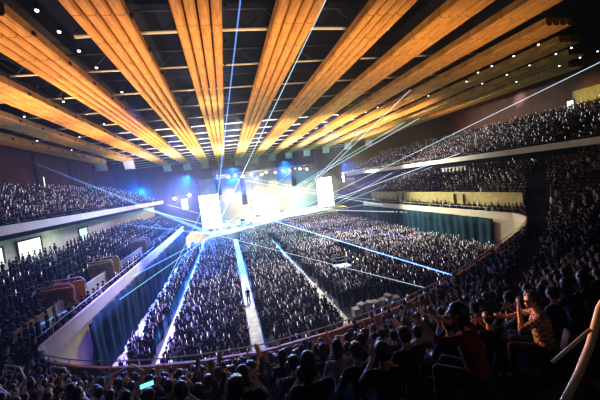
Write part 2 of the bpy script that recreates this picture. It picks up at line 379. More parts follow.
array(-1.5, 89, 14.8, 6, 'short dark loudspeaker array hanging above the left screen', .03)

# lighting truss and lamps above the stage
tr = tag(empty('lighting_truss', (13, 101, 16.4)), 'box lighting truss hanging over the stage', 'lighting truss')
for (a, b) in ((-.4, -.4), (.4, -.4), (-.4, .4), (.4, .4)): build(MB().tube([(-15, a, b), (15, a, b)], .06, 6), 'chord', M['steel'], tr)
mb = MB()
for k in range(30):
    x = -15+k; mb.tube([(x, -.4, -.4), (x+1, -.4, .4)], .03, 4); mb.tube([(x, .4, .4), (x+1, .4, -.4)], .03, 4)
build(mb, 'lacing', M['steel'], tr)
lampp = None
def stage_lamp(x, y, z, lens, label, tilt=.5, rz=0, sc=1):
    t = tag(empty('stage_light', (x, y, z), rz), label, 'stage light', 'stage lights')
    Rm = Matrix.Rotation(-tilt, 3, 'X')
    d = Rm @ Vector((0, -1, 0))
    build(MB().tube([-d*.35, d*.3], [.2*sc, .3*sc], 12), 'lamp_housing', M['dark'], t)
    build(MB().tube([d*.3, d*.34], [.28*sc, .2*sc], 12), 'lamp_lens', lens, t)
    if z < 14: build(MB().tube([(0, 0, .5), (0, 0, 23.9-z)], .04, 5), 'hanging_pole', M['web'], t)
    build(MB().tube([(-.36*sc, 0, 0), (-.36*sc, 0, .5), (.36*sc, 0, .5), (.36*sc, 0, 0)], .03, 5), 'yoke', M['steel'], t)
    return t
YL = [(1.5, 15.9), (3.6, 16.1), (5.8, 15.4), (8.2, 15.9), (11.4, 15.4), (12.8, 15.9), (15.5, 15.5), (18, 15.8), (20.2, 15.7), (21.6, 16.1), (23.4, 15.7), (25.5, 15.4)]
for i, (x, z) in enumerate(YL): stage_lamp(x, 100, z, M['lens'], 'warm yellow stage light on the truss, %s from its left end' % ordn(i), .35, 0, 1.15)
for i, (x, y, z, sc, lb) in enumerate(((-19.0, 134, 11.5, 2, 'outer of two yellow lamps beside the small far screen on the left'), (-13.6, 134, 12.1, 2, 'inner of two yellow lamps beside the small far screen on the left'), (49.6, 134, 11.6, 1.6, 'yellow lamp next to the narrow far screen on the right'), (56.5, 134, 13, 2, 'yellow lamp closest to the far right corner of the hall'))):
    stage_lamp(x, y, z, M['lens'], lb, .1, 0, sc)

# ------------------------------------------------------------------ people
def rotz(a): return Matrix.Rotation(a, 3, 'Z')
def remeshed(mb, name, vox, ratio, smooth_it=4):
    me = mb.mesh(name); o = bpy.data.objects.new(name, me); COL.objects.link(o)
    rm = o.modifiers.new('r', 'REMESH'); rm.mode = 'VOXEL'; rm.voxel_size = vox
    sm = o.modifiers.new('s', 'SMOOTH'); sm.iterations = smooth_it; sm.factor = .5
    if ratio < 1: dc = o.modifiers.new('d', 'DECIMATE'); dc.ratio = ratio
    dg = bpy.context.evaluated_depsgraph_get(); new = bpy.data.meshes.new_from_object(o.evaluated_get(dg)); new.name = name
    bpy.data.objects.remove(o); bpy.data.meshes.remove(me); new.materials.clear(); new.shade_smooth(); return new
def hand(mb, w, d, up, side, curl=.5):
    w = Vector(w); d = Vector(d).normalized(); up = Vector(up); s = d.cross(up).normalized()*side; n = s.cross(d).normalized()*side
    mb.cap(w, w+d*.035, .024, .026); 
    for k in range(4):
        b = w+d*.03+s*(-.024+.016*k); kn = w+d*.085+s*(-.03+.02*k); mb.cap(b, kn, .015, .0115, 8)
        L = (.036, .043, .04, .03)[k]; d1 = (d*math.cos(curl)+n*math.sin(curl)); j = kn+d1*L; mb.cap(kn, j, .0115, .0105, 8)
        d2 = (d*math.cos(curl*2)+n*math.sin(curl*2)); mb.cap(j, j+d2*L*.75, .0105, .009, 8)
    tb = w+d*.02-s*.028; t1 = tb+(d*.7-s*.7+n*.2)*.038; mb.cap(tb, t1, .015, .0125, 8); mb.cap(t1, t1+(d*.9-s*.25+n*.3)*.032, .0125, .0105, 8)
def person_meshes(arms, seated=True, hairstyle='short', head_turn=0., lean=0., head_tilt=0., vox=.0115, ratio=.35):
    zs = 0. if seated else .38
    hip = Vector((0, 0, .56+zs)); body = MB(); shirt = MB(); trou = MB(); hair = MB(); shoe = MB()
    ly = lambda z: lean*(z-.56-zs)
    chest = Vector((0, .01+ly(.9+zs), .92+zs)); neck = Vector((0, .02+ly(1.06+zs), 1.06+zs)); hd = Vector((0, .045+ly(1.22+zs), 1.235+zs))
    # body core
    body.ell(hip, (.15, .105, .12)); body.cap(hip, chest, .11, .12); body.ell(chest, (.16, .1, .14)); body.cap(chest+Vector((0, 0, .08)), hd-Vector((0, .02, .06)), .058, .052)
    T = Matrix.Rotation(head_turn, 3, 'Z') @ Matrix.Rotation(head_tilt, 3, 'X')
    H = lambda x, y, z: hd+T @ Vector((x, y, z))
    body.ell(hd, (.075, .094, .108), 16, 12, T); body.ell(H(0, .03, -.055), (.054, .058, .055), 14, 10, T)
    body.cap(H(0, .088, .008), H(0, .108, -.022), .009, .0135, 8); body.cap(H(-.018, .088, -.054), H(.018, .088, -.054), .008, .008, 8); body.cap(H(-.016, .084, -.068), H(.016, .084, -.068), .0075, .0075, 8)
    body.cap(H(-.045, .077, .03), H(.045, .077, .03), .011, .011, 8); body.ell(H(0, .07, -.095), (.02, .017, .015), 8, 6)
    for s in (-1, 1): body.ell(H(s*.078, -.005, -.01), (.011, .02, .032), 10, 8, T)
    # shirt torso
    shirt.ell(hip+Vector((0, 0, .03)), (.168, .125, .12)); shirt.cap(hip+Vector((0, 0, .02)), chest, .13, .138); shirt.ell(chest, (.185, .118, .15)); shirt.cap(chest+Vector((-.12, 0, .07)), chest+Vector((.12, 0, .07)), .068, .068)
    for (sh, el, wr, hdv) in arms:
        sh = Vector(sh)+Vector((0, ly(1.0), zs)); el = Vector(el)+Vector((0, ly(1.0), zs)); wr = Vector(wr)+Vector((0, ly(1.0), zs))
        side = 1 if sh.x > 0 else -1
        body.cap(sh, el, .048, .038); body.cap(el, wr, .038, .025); hand(body, wr, hdv, (0, 1, .2), side, .35)
        shirt.cap(sh, el, .066, .05); shirt.cap(el, el+(wr-el)*.22, .05, .046)
    for s in (-1, 1):
        if seated: hp, kn, an, to = Vector((s*.09, .02, .54)), Vector((s*.12, .42, .54)), Vector((s*.12, .43, .09)), Vector((s*.13, .6, .035))
        else: hp, kn, an, to = Vector((s*.09, 0, .92)), Vector((s*.11, .03, .5)), Vector((s*.12, -.02, .09)), Vector((s*.14, .15, .035))
        body.cap(hp, kn, .078, .055); body.cap(kn, an, .052, .036); body.cap(an, to, .036, .028)
        trou.cap(hp, kn, .094, .068); trou.cap(kn, an+Vector((0, 0, .04)), .066, .052); shoe.cap(an+Vector((0, -.03, -.035)), to+Vector((0, 0, .01)), .05, .042)
    trou.ell(hip-Vector((0, 0, .01)), (.17, .128, .115))
    # hair shell
    hair.ell(H(0, -.012, .022), (.088, .104, .106), 16, 12, T)
    if hairstyle == 'long': hair.cap(H(0, -.055, 0), H(0, -.075, -.2), .075, .06); hair.cap(H(.055, -.03, 0), H(.06, -.03, -.16), .035, .03); hair.cap(H(-.055, -.03, 0), H(-.06, -.03, -.16), .035, .03)
    elif hairstyle == 'bun': hair.ell(H(0, -.1, .06), (.045, .045, .045), 12, 8); hair.ell(H(0, -.04, -.03), (.076, .06, .07), 12, 8)
    else:
        hair.ell(H(0, -.035, -.02), (.08, .072, .085), 12, 8)
        for k in range(14): a = k*2.4; hair.cap(H(.05*math.cos(a), -.01+.06*math.sin(a), .1), H(.075*math.cos(a), -.01+.085*math.sin(a), .115), .016, .008, 6)
    # carve the face side of the hair by cutting the vertices in front of the hairline
    hm = remeshed(hair, 'hair', .014, .5, 3)
    Ti = T.inverted()
    import bmesh as _b
    bm = _b.new(); bm.from_mesh(hm)
    dele = [v for v in bm.verts if (lambda q: q.y > .035 and q.z < .062-.0*q.y and abs(q.x) < .074)(Ti @ (v.co-hd))]
    _b.ops.delete(bm, geom=dele, context='VERTS'); bm.to_mesh(hm); bm.free(); hm.shade_smooth()
    return dict(body=remeshed(body, 'person', vox, ratio, 3), shirt=remeshed(shirt, 'shirt', .018, .5, 6), trousers=remeshed(trou, 'trousers', .02, .5, 4), shoes=remeshed(shoe, 'shoes', .016, .5, 3), hair=hm,
                eyes=[H(s*.03, .083, .008) for s in (-1, 1)])
def make_person(ms, shirt_m='s_black', hair_m='hair', eyes=False):
    b = link('person', ms['body'], None); 
    if not ms['body'].materials: ms['body'].materials.append(M['skin'])
    for nm, mm in (('shirt', M[shirt_m]), ('trousers', M['jeans']), ('shoes', M['shoe']), ('hair', M[hair_m])):
        c = link(nm, ms[nm], None, b)
        if not ms[nm].materials: ms[nm].materials.append(mm)
        c.material_slots[0].link = 'OBJECT'; c.material_slots[0].material = mm
    if eyes:
        for p in ms['eyes']:
            e = build(MB().ell((0, 0, 0), (.013, .013, .012), 10, 8), 'eye', M['eye'], b, True, p); build(MB().ell((0, .009, 0), (.006, .005, .006), 8, 6), 'iris', M['iris'], e, True)
    return b
def set_cloth(b, shirt_m, hair_m):
    for c in b.children:
        k = c.name.split('.')[0]
        if k in ('shirt', 'hair'): c.material_slots[0].material = M[shirt_m if k == 'shirt' else hair_m]
SH = lambda s: (s*.175, .01, 1.0)
lap = lambda s: (SH(s), (s*.25, .1, .76), (s*.13, .3, .66), (-s*.3, .9, -.1))
clap = lambda s: (SH(s), (s*.24, .16, .84), (s*.05, .32, 1.02), (-s*.1, .4, .9))
up = lambda s: (SH(s), (s*.26, .14, 1.2), (s*.2, .26, 1.44), (0, .35, 1))
face = lambda s: (SH(s), (s*.24, .2, .82), (s*.07, .2, 1.1), (-s*.2, -.1, .9))
PROT = {
    'with hands in lap': person_meshes([lap(-1), lap(1)], True, 'short'),
    'clapping hands': person_meshes([clap(-1), clap(1)], True, 'bun'),
    'raising one arm': person_meshes([lap(-1), up(1)], True, 'long', .15),
    'raising both arms': person_meshes([up(-1), up(1)], True, 'short', -.1),
    'leaning forward': person_meshes([lap(-1), clap(1)], True, 'long', -.3, .22),
}
STAND = {
    'standing with one arm raised': person_meshes([lap(-1), up(1)], False, 'short', ratio=.15, vox=.014),
    'standing with both arms raised': person_meshes([up(-1), up(1)], False, 'long', ratio=.15, vox=.014),
    'standing with arms down': person_meshes([((-.175, .01, 1.), (-.24, .0, .74), (-.23, .08, .5), (0, .2, -1)), ((.175, .01, 1.), (.24, .0, .74), (.23, .08, .5), (0, .2, -1))], False, 'short', ratio=.15, vox=.014),
}

# candidate places: seats on the tiers, standing places on the floor and balconies
cand = []   # (x, y, z, heading, kind, row, idx)
CAMP = np.array([0, 0, 12.])
PERROW = {}
for r in range(0, ROWS):
    d = r*.85+.5
    P = RS+NR*d; seg = 0; acc = 0; last = None
    for i in range(len(RS)-1):
        if d > depth_at(RS[i]): continue
        if step_up(RS[i]) > .2 and 1.5 < d < 2.4: continue
        q = P[i]
        if last is not None and np.hypot(*(q-last)) < .54: continue
        # positions between rim samples
        k = 1 if last is None else max(1, int(np.hypot(*(q-last))//.54)); a = q if last is None else last
        for j in range(1, k+1):
            if last is not None and np.hypot(*(q-last)) > 3: p = q; 
            else: p = a+(q-a)*j/k
            n = NR[i]
            near = not (RS[i][0] < -10.2 and RS[i][1] > 24) and not (RS[i][0] > 30.9 and RS[i][1] > 36)
            z = tier_z(i, r*.85+.01)
            head = math.atan2(n[0], -n[1])   # faces inward (-n)
            cand.append((p[0], p[1], z, head, 'near' if near else 'side', r, i))
            if last is not None and np.hypot(*(q-last)) > 3: break
        last = q
def skip(p):
    x, y, z = p[:3]
    if p[4] == 'near':
        if math.hypot(x, y) < 2.9: return True
        u, v, dd = proj((x, y, z+1.2))
        if dd < 4.6 and u > 470: return True          # keep the stair with the big rail clear
        if abs(x-.85-(y-14)*-.03) < .0: return True
    if p[4] == 'side' and x < 0:
        for gy in (27.5, 36, 50):
            if abs(y-gy) < 1.1 and -14 < x < -11: return True
        if -12.6 < x < -11.5 and z < 5.3: return True
        for ay in (31.5, 43.5, 58):
            if abs(y-ay) < .55: return True
    if p[4] == 'side' and x > 0:
        for ay in (41.5, 49, 58):
            if abs(y-ay) < .6+(1 if x < 35.2 else 0): return True
    if p[4] == 'near' and min(abs(math.degrees(math.atan2(x+2, y))-a) for a in (-38, -8, 24, 50)) < 1.2 and math.hypot(x, y) > 7: return True
    return False
cand = [c for c in cand if not skip(c)]
# the floor crowd
fl = []
y = 19.5
while y < 101:
    x = -8.5
    while x < 30.3:
        xx = x+rng.uniform(-.2, .2); yy = y+rng.uniform(-.24, .24)
        ok = all(not (abs(xx-ax) < aw/2+.18 and a0 < yy < a1) for ax, aw, a0, a1 in AISLES)
        fy = np.interp(xx, [p[0] for p in FR], [p[1] for p in FR])-3
        if yy > fy: ok = False
        if 8.3 < xx < 14.6 and 24.2 < yy < 28.2: ok = False
        if 10.8 < xx < 14.4 and 36 < yy < 40.2: ok = False
        if abs(yy-48) < .6 or abs(yy-66) < .6: ok = False
        d = np.min(np.hypot(RS[:, 0]-xx, RS[:, 1]-yy))
        if yy < 34 and d < .8: ok = False
        t0 = yy-np.interp(xx, [-10.3, -6.4, -2, .6, 4, 7.8, 14.8, 23, 31], [19.2, 16, 14.5, 14.1, 14.4, 15.3, 18.6, 23.4, 30])
        if t0 < .8: ok = False
        if ok: fl.append((xx, yy, 0., 0., 'floor', 0, 0))
        x += .52
    y += .82
bal = []
for side, x0, x1, z0, z1, y0, y1 in (('L', -19.8, -32.9, 10.6, 15.6, 30, 108), ('R', 43.3, 57.9, 11.6, 17.3, 28, 110)):
    for k in range(14):
        xx = x0+(x1-x0)*(k+.5)/14; zz = z0+(z1-z0)*k/13; y = y0
        while y < y1:
            if abs((y % 14)-7) > .5: bal.append((xx+rng.uniform(-.1, .1), y+rng.uniform(-.1, .1), zz, -math.pi/2 if side == 'L' else math.pi/2, 'bal', k, 0))
            y += .62
# the 300 that show largest: nearest in view and not hidden by the parapet
allp = cand+fl+bal
def inview(c):
    h = 1.2 if c[4] == 'near' else 1.6
    u, v, d = proj((c[0], c[1], c[2]+h)); 
    if c[4] == 'floor' and c[1] < 24.6: return None
    return d if (-8 < u < 608 and -5 < v < 406 and d > 0) else None
rank = sorted([(inview(c), i) for i, c in enumerate(allp) if inview(c)])
NIND = 298
ind = [allp[i] for _, i in rank[:NIND]]; chosen = set(i for _, i in rank[:NIND])
rest = [c for i, c in enumerate(allp) if i not in chosen and not (c[4] == 'near' and inview(c) is None) and proj((c[0], c[1], c[2]+1))[0] > -60]
print('individuals', sum(c[4] == 'near' for c in ind), 'floor', sum(c[4] == 'floor' for c in ind), 'rest', len(rest))

# folding seat prototype
def seat_proto():
    t = empty('folding_seat')
    build(MB().box((0, -.02, .43), (.44, .4, .06)), 'seat', M['seat'], t)
    mb = MB()
    V = []; 
    for i in range(7):
        a = (i-3)/3
        for z, dy in ((.45, -.2), (.62, -.235), (.8, -.27)):
            for th in (0, .025): V.append((a*.21, dy+.04*a*a-th, z-(.03*a*a if z > .7 else 0)))
    F = []
    for i in range(6):
        for k in range(2):
            A = i*6+k*2; F += [(A, A+6, A+8, A+2), (A+1, A+3, A+9, A+7)]
        A = i*6; F += [(A, A+1, A+7, A+6), (A+4, A+10, A+11, A+5)]
    F += [(0, 2, 3, 1), (2, 4, 5, 3), (36, 37, 39, 38), (38, 39, 41, 40)]
    build(mb.add(V, F), 'backrest', M['seat'], t, True)
    for s in (-1, 1): build(MB().box((s*.18, -.02, .2), (.04, .25, .4)), 'leg', M['dark'], t)
    return t
seatp = seat_proto(); firsts = {}
inds = sorted(ind, key=lambda c: (c[4], c[5], c[0]))
cnt = {}; seatn = 0
for c in inds:
    x, y, z, a, kind, row, _ = c
    if kind == 'near' or kind == 'side':
        pose = random.choices(list(PROT), [4, 3, .8 if row > 1 else 0, .35 if row > 2 else 0, 2.5])[0]; src = PROT[pose]
    else: pose = random.choices(list(STAND), [3, 2, 4])[0]; src = STAND[pose]
    sm = random.choices(['s_black', 's_grey', 's_white', 's_red', 's_navy'], [7, 4, .8, .7, 3])[0]; hm = random.choice(['hair', 'hair', 'hair', 'hairb'])
    if pose not in firsts: firsts[pose] = p = make_person(src, sm, hm)
    else: p = copy_tree(firsts[pose]); set_cloth(p, sm, hm)
    jit = rng.uniform(-.25, .25)
    ca, sa = math.cos(a), math.sin(a)
    p.location = (x, y, z); p.rotation_euler = (0, 0, a+jit); s = rng.uniform(.94, 1.06); p.scale = (s, s, s)
    cn = {'s_black': 'black', 's_grey': 'grey', 's_white': 'white', 's_red': 'red', 's_navy': 'navy'}[sm]
    key = (kind, row if kind != 'floor' else round(y)); k = cnt.get(key, 0); cnt[key] = k+1
    if kind in ('near', 'side'):
        tag(p, 'seated spectator in %s, %s, %s row behind parapet, %s place from left' % (cn, pose, ordn(row), ordn(k)), 'person', 'seated spectators in the near tier')
        if seatn == 0: sp = seatp
        else: sp = copy_tree(seatp)
        seatn += 1; sp.location = (x, y, z); sp.rotation_euler = (0, 0, a)
        tag(sp, 'dark folding seat under a spectator, %s row behind parapet, %s from left' % (ordn(row), ordn(k)), 'seat', 'folding seats in the near tier')
    else:
        tag(p, 'spectator in %s %s on the arena floor, %s strip out, %s across' % (cn, pose.replace('standing ', 'standing '), ordn(min(int((y-24)/.82), 19)), ordn(k)), 'person', 'spectators on the arena floor')

# the remaining audience as one object
def unit_person():
    V = []; F = []; C = []   # C: 0 shirt 1 skin 2 hair 3 trousers 4 penlight
    def ring_body(rings, n, col):
        b = len(V)
        for (cx, cy, cz, rx, ry) in rings:
            for k in range(n): V.append((cx+rx*math.cos(2*math.pi*k/n), cy+ry*math.sin(2*math.pi*k/n), cz))
        for i in range(len(rings)-1):
            for k in range(n):
                a, b2, c2, d = b+i*n+k, b+i*n+(k+1) % n, b+(i+1)*n+(k+1) % n, b+(i+1)*n+k; F.extend([(a, b2, c2), (a, c2, d)]); C.extend([col[i] if isinstance(col, list) else col]*2)
    ring_body([(0, 0, 0, .12, .1), (0, 0, .8, .17, .11), (0, 0, 1.05, .15, .11), (0, 0, 1.36, .21, .12), (0, 0, 1.46, .07, .07)], 6, [3, 0, 0, 0])
    ring_body([(0, .02, 1.46, .05, .05), (0, .02, 1.54, .085, .095), (0, .01, 1.63, .09, .105), (0, .01, 1.71, .05, .06), (0, .01, 1.73, .01, .01)], 6, [1, 2, 2, 2])
    return V, F, C
def arm(a, b, c):
    V = []; F = []; C = []
    a, b, c = Vector(a), Vector(b), Vector(c)
    for P, rr in ((a, .05), (b, .042), (c, .04)):
        for k in range(3): V.append(tuple(P+Vector((rr*math.cos(2.1*k), rr*math.sin(2.1*k), 0))))
    for i in range(2):
        for k in range(3):
            q = (i*3+k, i*3+(k+1) % 3, i*3+3+(k+1) % 3, i*3+3+k); F += [(q[0], q[1], q[2]), (q[0], q[2], q[3])]; C += [0 if i == 0 else 1]*2
    F.append((6, 7, 8)); C.append(1); return V, F, C
def stick(p, d, L, w):
    p = Vector(p); d = Vector(d).normalized(); s = d.cross(Vector((0, 1, .1))).normalized()*w; t = d.cross(s).normalized()*w; V = []
    for q in (p, p+d*L): V += [tuple(q+s), tuple(q+t), tuple(q-s), tuple(q-t)]
    F = []
    for k in range(4): A = (k, (k+1) % 4, 4+(k+1) % 4, 4+k); F += [(A[0], A[1], A[2]), (A[0], A[2], A[3])]
    F += [(0, 1, 2), (0, 2, 3), (4, 6, 5), (4, 7, 6)]; return V, F, [4]*12
def merge(*parts):
    V = []; F = []; C = []
    for v, f, c in parts: n = len(V); V += v; F += [tuple(i+n for i in q) for q in f]; C += c
    return np.array(V, float), np.array(F, int), np.array(C, int)
U = unit_person()
down = lambda s: arm((s*.2, 0, 1.36), (s*.26, .02, 1.1), (s*.2, .2, 1.0))
upa = lambda s, L=1.: arm((s*.2, 0, 1.36), (s*.27, .12, 1.5), (s*.22, .2, 1.5+.28*L))
VAR = [merge(U, down(-1), down(1)), merge(U, down(-1), upa(1)), merge(U, upa(-1), upa(1)), merge(U, down(-1), upa(1, .7), stick((.22, .2, 1.66), (.1, .1, 1), .26, .013)), merge(U, upa(-1, .5), upa(1, .5), stick((.22, .2, 1.6), (.15, .1, 1), .22, .012))]
def crowd():
    allV = []; allF = []; allC = []; off = 0
    for (x, y, z, a, kind, row, _) in rest:
        if kind == 'floor': w = [.28, .25, .19, .17, .11]
        elif kind == 'bal': w = [.48, .14, .06, .2, .12]
        elif kind == 'near': w = [.5, .35, .15, 0, 0]
        else: w = [.46, .16, .08, .18, .12]
        k = rng.choice(5, p=w); V, F, C = VAR[k]
        s = rng.uniform(.92, 1.05); a2 = a+rng.uniform(-.3, .3); ca, sa = math.cos(a2), math.sin(a2)
        W = np.empty_like(V); W[:, 0] = (V[:, 0]*ca-V[:, 1]*sa)*s+x; W[:, 1] = (V[:, 0]*sa+V[:, 1]*ca)*s+y
        zz = V[:, 2]*s
        if kind != 'floor': zz = np.maximum(zz-.0, 0)
        W[:, 2] = zz+z
        pal = rng.choice(5, p=[.58, .14, .16, .03, .09] if kind == 'floor' else [.68, .15, .07, .02, .08]); shirt = [(.006, .006, .007), (.03, .03, .034), (.38, .4, .42), (.09, .02, .025), (.015, .025, .07)][pal]
        cols = np.array([shirt, (.62, .49, .42), (.012, .009, .008) if rng.random() < .8 else (.1, .05, .02), (.015, .016, .025), (1, 1, 1)])
        allV.append(W); allF.append(F+off); allC.append(np.hstack([cols[C], (C == 4).astype(float)[:, None]])); off += len(V)
    V = np.vstack(allV); F = np.vstack(allF); C = np.vstack(allC)
    me = bpy.data.meshes.new('crowd'); me.vertices.add(len(V)); me.vertices.foreach_set('co', V.ravel())
    me.loops.add(len(F)*3); me.loops.foreach_set('vertex_index', F.ravel().astype(np.int32)); me.polygons.add(len(F)); me.polygons.foreach_set('loop_start', np.arange(0, len(F)*3, 3, dtype=np.int32))
    at = me.attributes.new('Cloth', 'FLOAT_COLOR', 'FACE'); at.data.foreach_set('color', C.ravel().astype(np.float32)); me.update(); me.validate()
    Mt = bpy.data.materials.new('audience cloth and skin'); Mt.use_nodes = True; nt = Mt.node_tree; b = nt.nodes['Principled BSDF']; b.inputs['Roughness'].default_value = .75; b.inputs['Specular IOR Level'].default_value = .1
    an = nt.nodes.new('ShaderNodeAttribute'); an.attribute_name = 'Cloth'; nt.links.new(an.outputs['Color'], b.inputs['Base Color'])
    mu = nt.nodes.new('ShaderNodeMath'); mu.operation = 'MULTIPLY'; mu.inputs[1].default_value = PEN; nt.links.new(an.outputs['Alpha'], mu.inputs[0]); nt.links.new(mu.outputs[0], b.inputs['Emission Strength']); b.inputs['Emission Color'].default_value = (.9, .93, 1, 1)
    Mt.cycles.emission_sampling = 'NONE'
    o = link('crowd', me, Mt); tag(o, 'packed audience filling the arena floor, side stands and both balconies', 'crowd', None, 'stuff')
PEN = 2.6
crowd()

# the lit man in the checked shirt, hand up to his face, and the red-sleeved arm before him
def tier_height(x, y):
    d = np.hypot(RS[:, 0]-x, RS[:, 1]-y); i = int(np.argmin(d)); return tier_z(i, d[i])
man = make_person(person_meshes([((-.175, .01, 1.0), (-.2, .22, .86), (-.08, .24, 1.12), (.1, -.15, .9)), ((.175, .01, 1.0), (.3, .2, .9), (.2, .44, .84), (-.2, .9, .1))], True, 'short', .5, .12, 0, vox=.009, ratio=.6), 'plaid', 'hair', True)
man.name = 'person'
MANP = (5.15, 4.65)
man.location = (*MANP, 0); 
tag(man, 'orange-lit spectator in a checked shirt holding one hand up to the face', 'person')
woman = make_person(person_meshes([((-.175, .01, 1.0), (-.28, .2, .98), (-.2, .42, 1.1), (-.1, .5, .8)), ((.175, .01, 1.0), (.24, .2, .96), (.1, .36, 1.08), (-.2, .5, .8))], True, 'long', .3, .2, 0, vox=.009, ratio=.6), 's_red', 'hair', True)
tag(woman, 'seated spectator with red sleeves reaching both hands forward below the checked shirt man', 'person')
for o, px, py, a in ((man, 543, 308, .75), (woman, 478, 362, .6)):
    r_ = R.T @ np.array([px-300, py-200, FPX]); r_ /= np.linalg.norm(r_)
    q = r_*(6.1 if o is man else 4.6)+[0, 0, 12]; tz = tier_height(q[0], q[1]); print('gap', q[2]-tz-1.25)
    o.location = (q[0], q[1], tz); o.rotation_euler = (0, 0, a); print('special', q, tz)
    s2 = copy_tree(seatp); s2.location = (q[0], q[1], tz); s2.rotation_euler = (0, 0, a)
    tag(s2, 'dark folding seat under the ' + ('spectator in the checked shirt' if o is man else 'spectator with red sleeves'), 'seat', 'folding seats in the near tier')
# remove generated neighbours that stand in the same place
for p in [o for o in COL.objects if o.get('group') in ('seated spectators in the near tier', 'folding seats in the near tier') and o not in (man, woman)]:
    for w in (man, woman):
        dv = Vector(p.location)-Vector(w.location); v = Vector((0, 0, 12))-Vector(w.location)
        if 0.01 < dv.length < .62 or (dv.to_2d().length < 3.2 and dv.to_2d().length > .01 and dv.to_2d().normalized().dot(v.to_2d().normalized()) > .93 and p.location.z > w.location.z+.2 and w is man):
            for c in list(p.children): bpy.data.objects.remove(c)
            bpy.data.objects.remove(p); break

# a walker on the main aisle
wk = make_person(STAND['standing with arms down'], 's_black', 'hair'); wk.location = (.85, 34.7, 0); wk.rotation_euler = (0, 0, .4)
tag(wk, 'person in black standing alone on the widest floor aisle', 'person')

# near handrails
t = tag(empty('stair_rail', (4, 3, 7)), 'thick beige stair rail rising at the edge of the view beside the dark seats', 'handrail')
pp = [(5.2, 3.0, 10.75), (4.75, 3.0, 10.55), (4.4, 3.0, 10.32), (4.12, 3, 10.05), (3.93, 3, 9.65), (3.73, 3, 9.35), (3.5, 3, 9.09), (3.3, 2.98, 8.9)]
pole_m = mat('beige enamel', (.62, .5, .36), .35, var=.1, scale=3)
build(MB().tube([Vector(p)-Vector((4, 3, 7)) for p in pp], .043, 14), 'main_tube', pole_m, t, True)
build(MB().tube([Vector(p)-Vector((4, 3, 7)) for p in ((3.37, 3, 9.58), (3.95, 3, 9.83))], .02, 10), 'brace', pole_m, t, True)
build(MB().tube([Vector(p)-Vector((4, 3, 7)) for p in ((3.3, 2.98, 8.9), (3.1, 2.9, 8.3))], .043, 12), 'foot_tube', pole_m, t, True)
HR = [([(-9.7, 15.7, 6.07), (-8.92, 15.2, 6.05), (-8.3, 14.4, 5.7), (-7.9, 13.6, 5.5)], 'curved white handrail end in the near tier, by the left edge'),
      ([(-5.7, 10.7, 7.05), (-5.02, 10.8, 6.95), (-4.6, 10.2, 6.9), (-4.1, 9.2, 6.6)], 'bent white handrail in the near tier below the pale wall end'),
      ([(-8.1, 12.3, 7.0), (-7.41, 11.61, 6.95), (-6.8, 11.1, 6.8), (-6.3, 10.5, 6.3)], 'curved white handrail lowest in the near tier corner'),
      ([(-7.81, 15.07, 5.85), (-7.16, 14.79, 5.79), (-6.9, 14.5, 5.4)], 'short white handrail just behind the parapet, near the pale wall end'),
      ([(-4.36, 11.25, 6.71), (-3.7, 11.6, 6.75), (-3.4, 11.7, 6.4)], 'short white handrail in the near tier before the blue-lit crowd')]
for P, lb in HR:
    c = Vector(P[0]); t = tag(empty('tier_handrail', c), lb, 'handrail')
    build(MB().tube([Vector(p)-c for p in P], .035, 8), 'rail', M['white'], t, True)
    build(MB().tube([Vector((0, 0, 0)), Vector((0, 0, tier_height(c.x, c.y)-c.z))], .03, 8), 'post', M['steel'], t)
ph = tag(empty('phone', (-1.5, 5.16, 9.33), .3), 'glowing green phone held up in the near tier', 'phone')
build(MB().box((0, 0, 0), (.2, .03, .08)), 'case', M['black'], ph); build(MB().box((0, -.02, 0), (.18, .01, .06)), 'screen', M['phone'], ph)

# sound desk and camera platform on the floor
for i in range(7):
    x = 9.3+i*.68; t = tag(empty('equipment_case', (x, 25.9+.1*i+.3*(i % 2), 0), .1+.3*(i % 3)), 'white covered equipment rack by the near parapet, %s from the pale aisle' % ordn(i), 'equipment case', 'equipment racks of the sound desk')
    build(MB().box((0, 0, .4+.06*(i % 3)), (.5, .6, .62+.12*(i % 3))), 'body', M['white'], t); build(MB().box((0, -.05, .78+.12*(i % 3)), (.56, .5, .08), Matrix.Rotation(.2, 3, 'X')), 'lid', M['pipe'], t)
    for a in (-1, 1):
        for b in (-1, 1): build(MB().tube([(a*.18-.03, b*.24, .045), (a*.18+.03, b*.24, .045)], .04, 8), 'caster', M['black'], t)
t = tag(empty('camera_platform', (12.6, 38, 0)), 'small raised camera platform standing in the floor crowd', 'platform')
build(MB().box((0, 0, 1.1), (2.0, 1.7, .12)), 'deck', M['stage'], t)
for a in (-1, 1):
    for b in (-1, 1): build(MB().tube([(a*.95, b*.8, 0), (a*.95, b*.8, 2.0)], .04, 6), 'leg', M['steel'], t)
build(MB().tube([(-.95, -.8, 2.0), (.95, -.8, 2.0), (.95, .8, 2.0), (-.95, .8, 2.0), (-.95, -.8, 2.0)], .03, 6), 'guard_rail', M['white'], t)

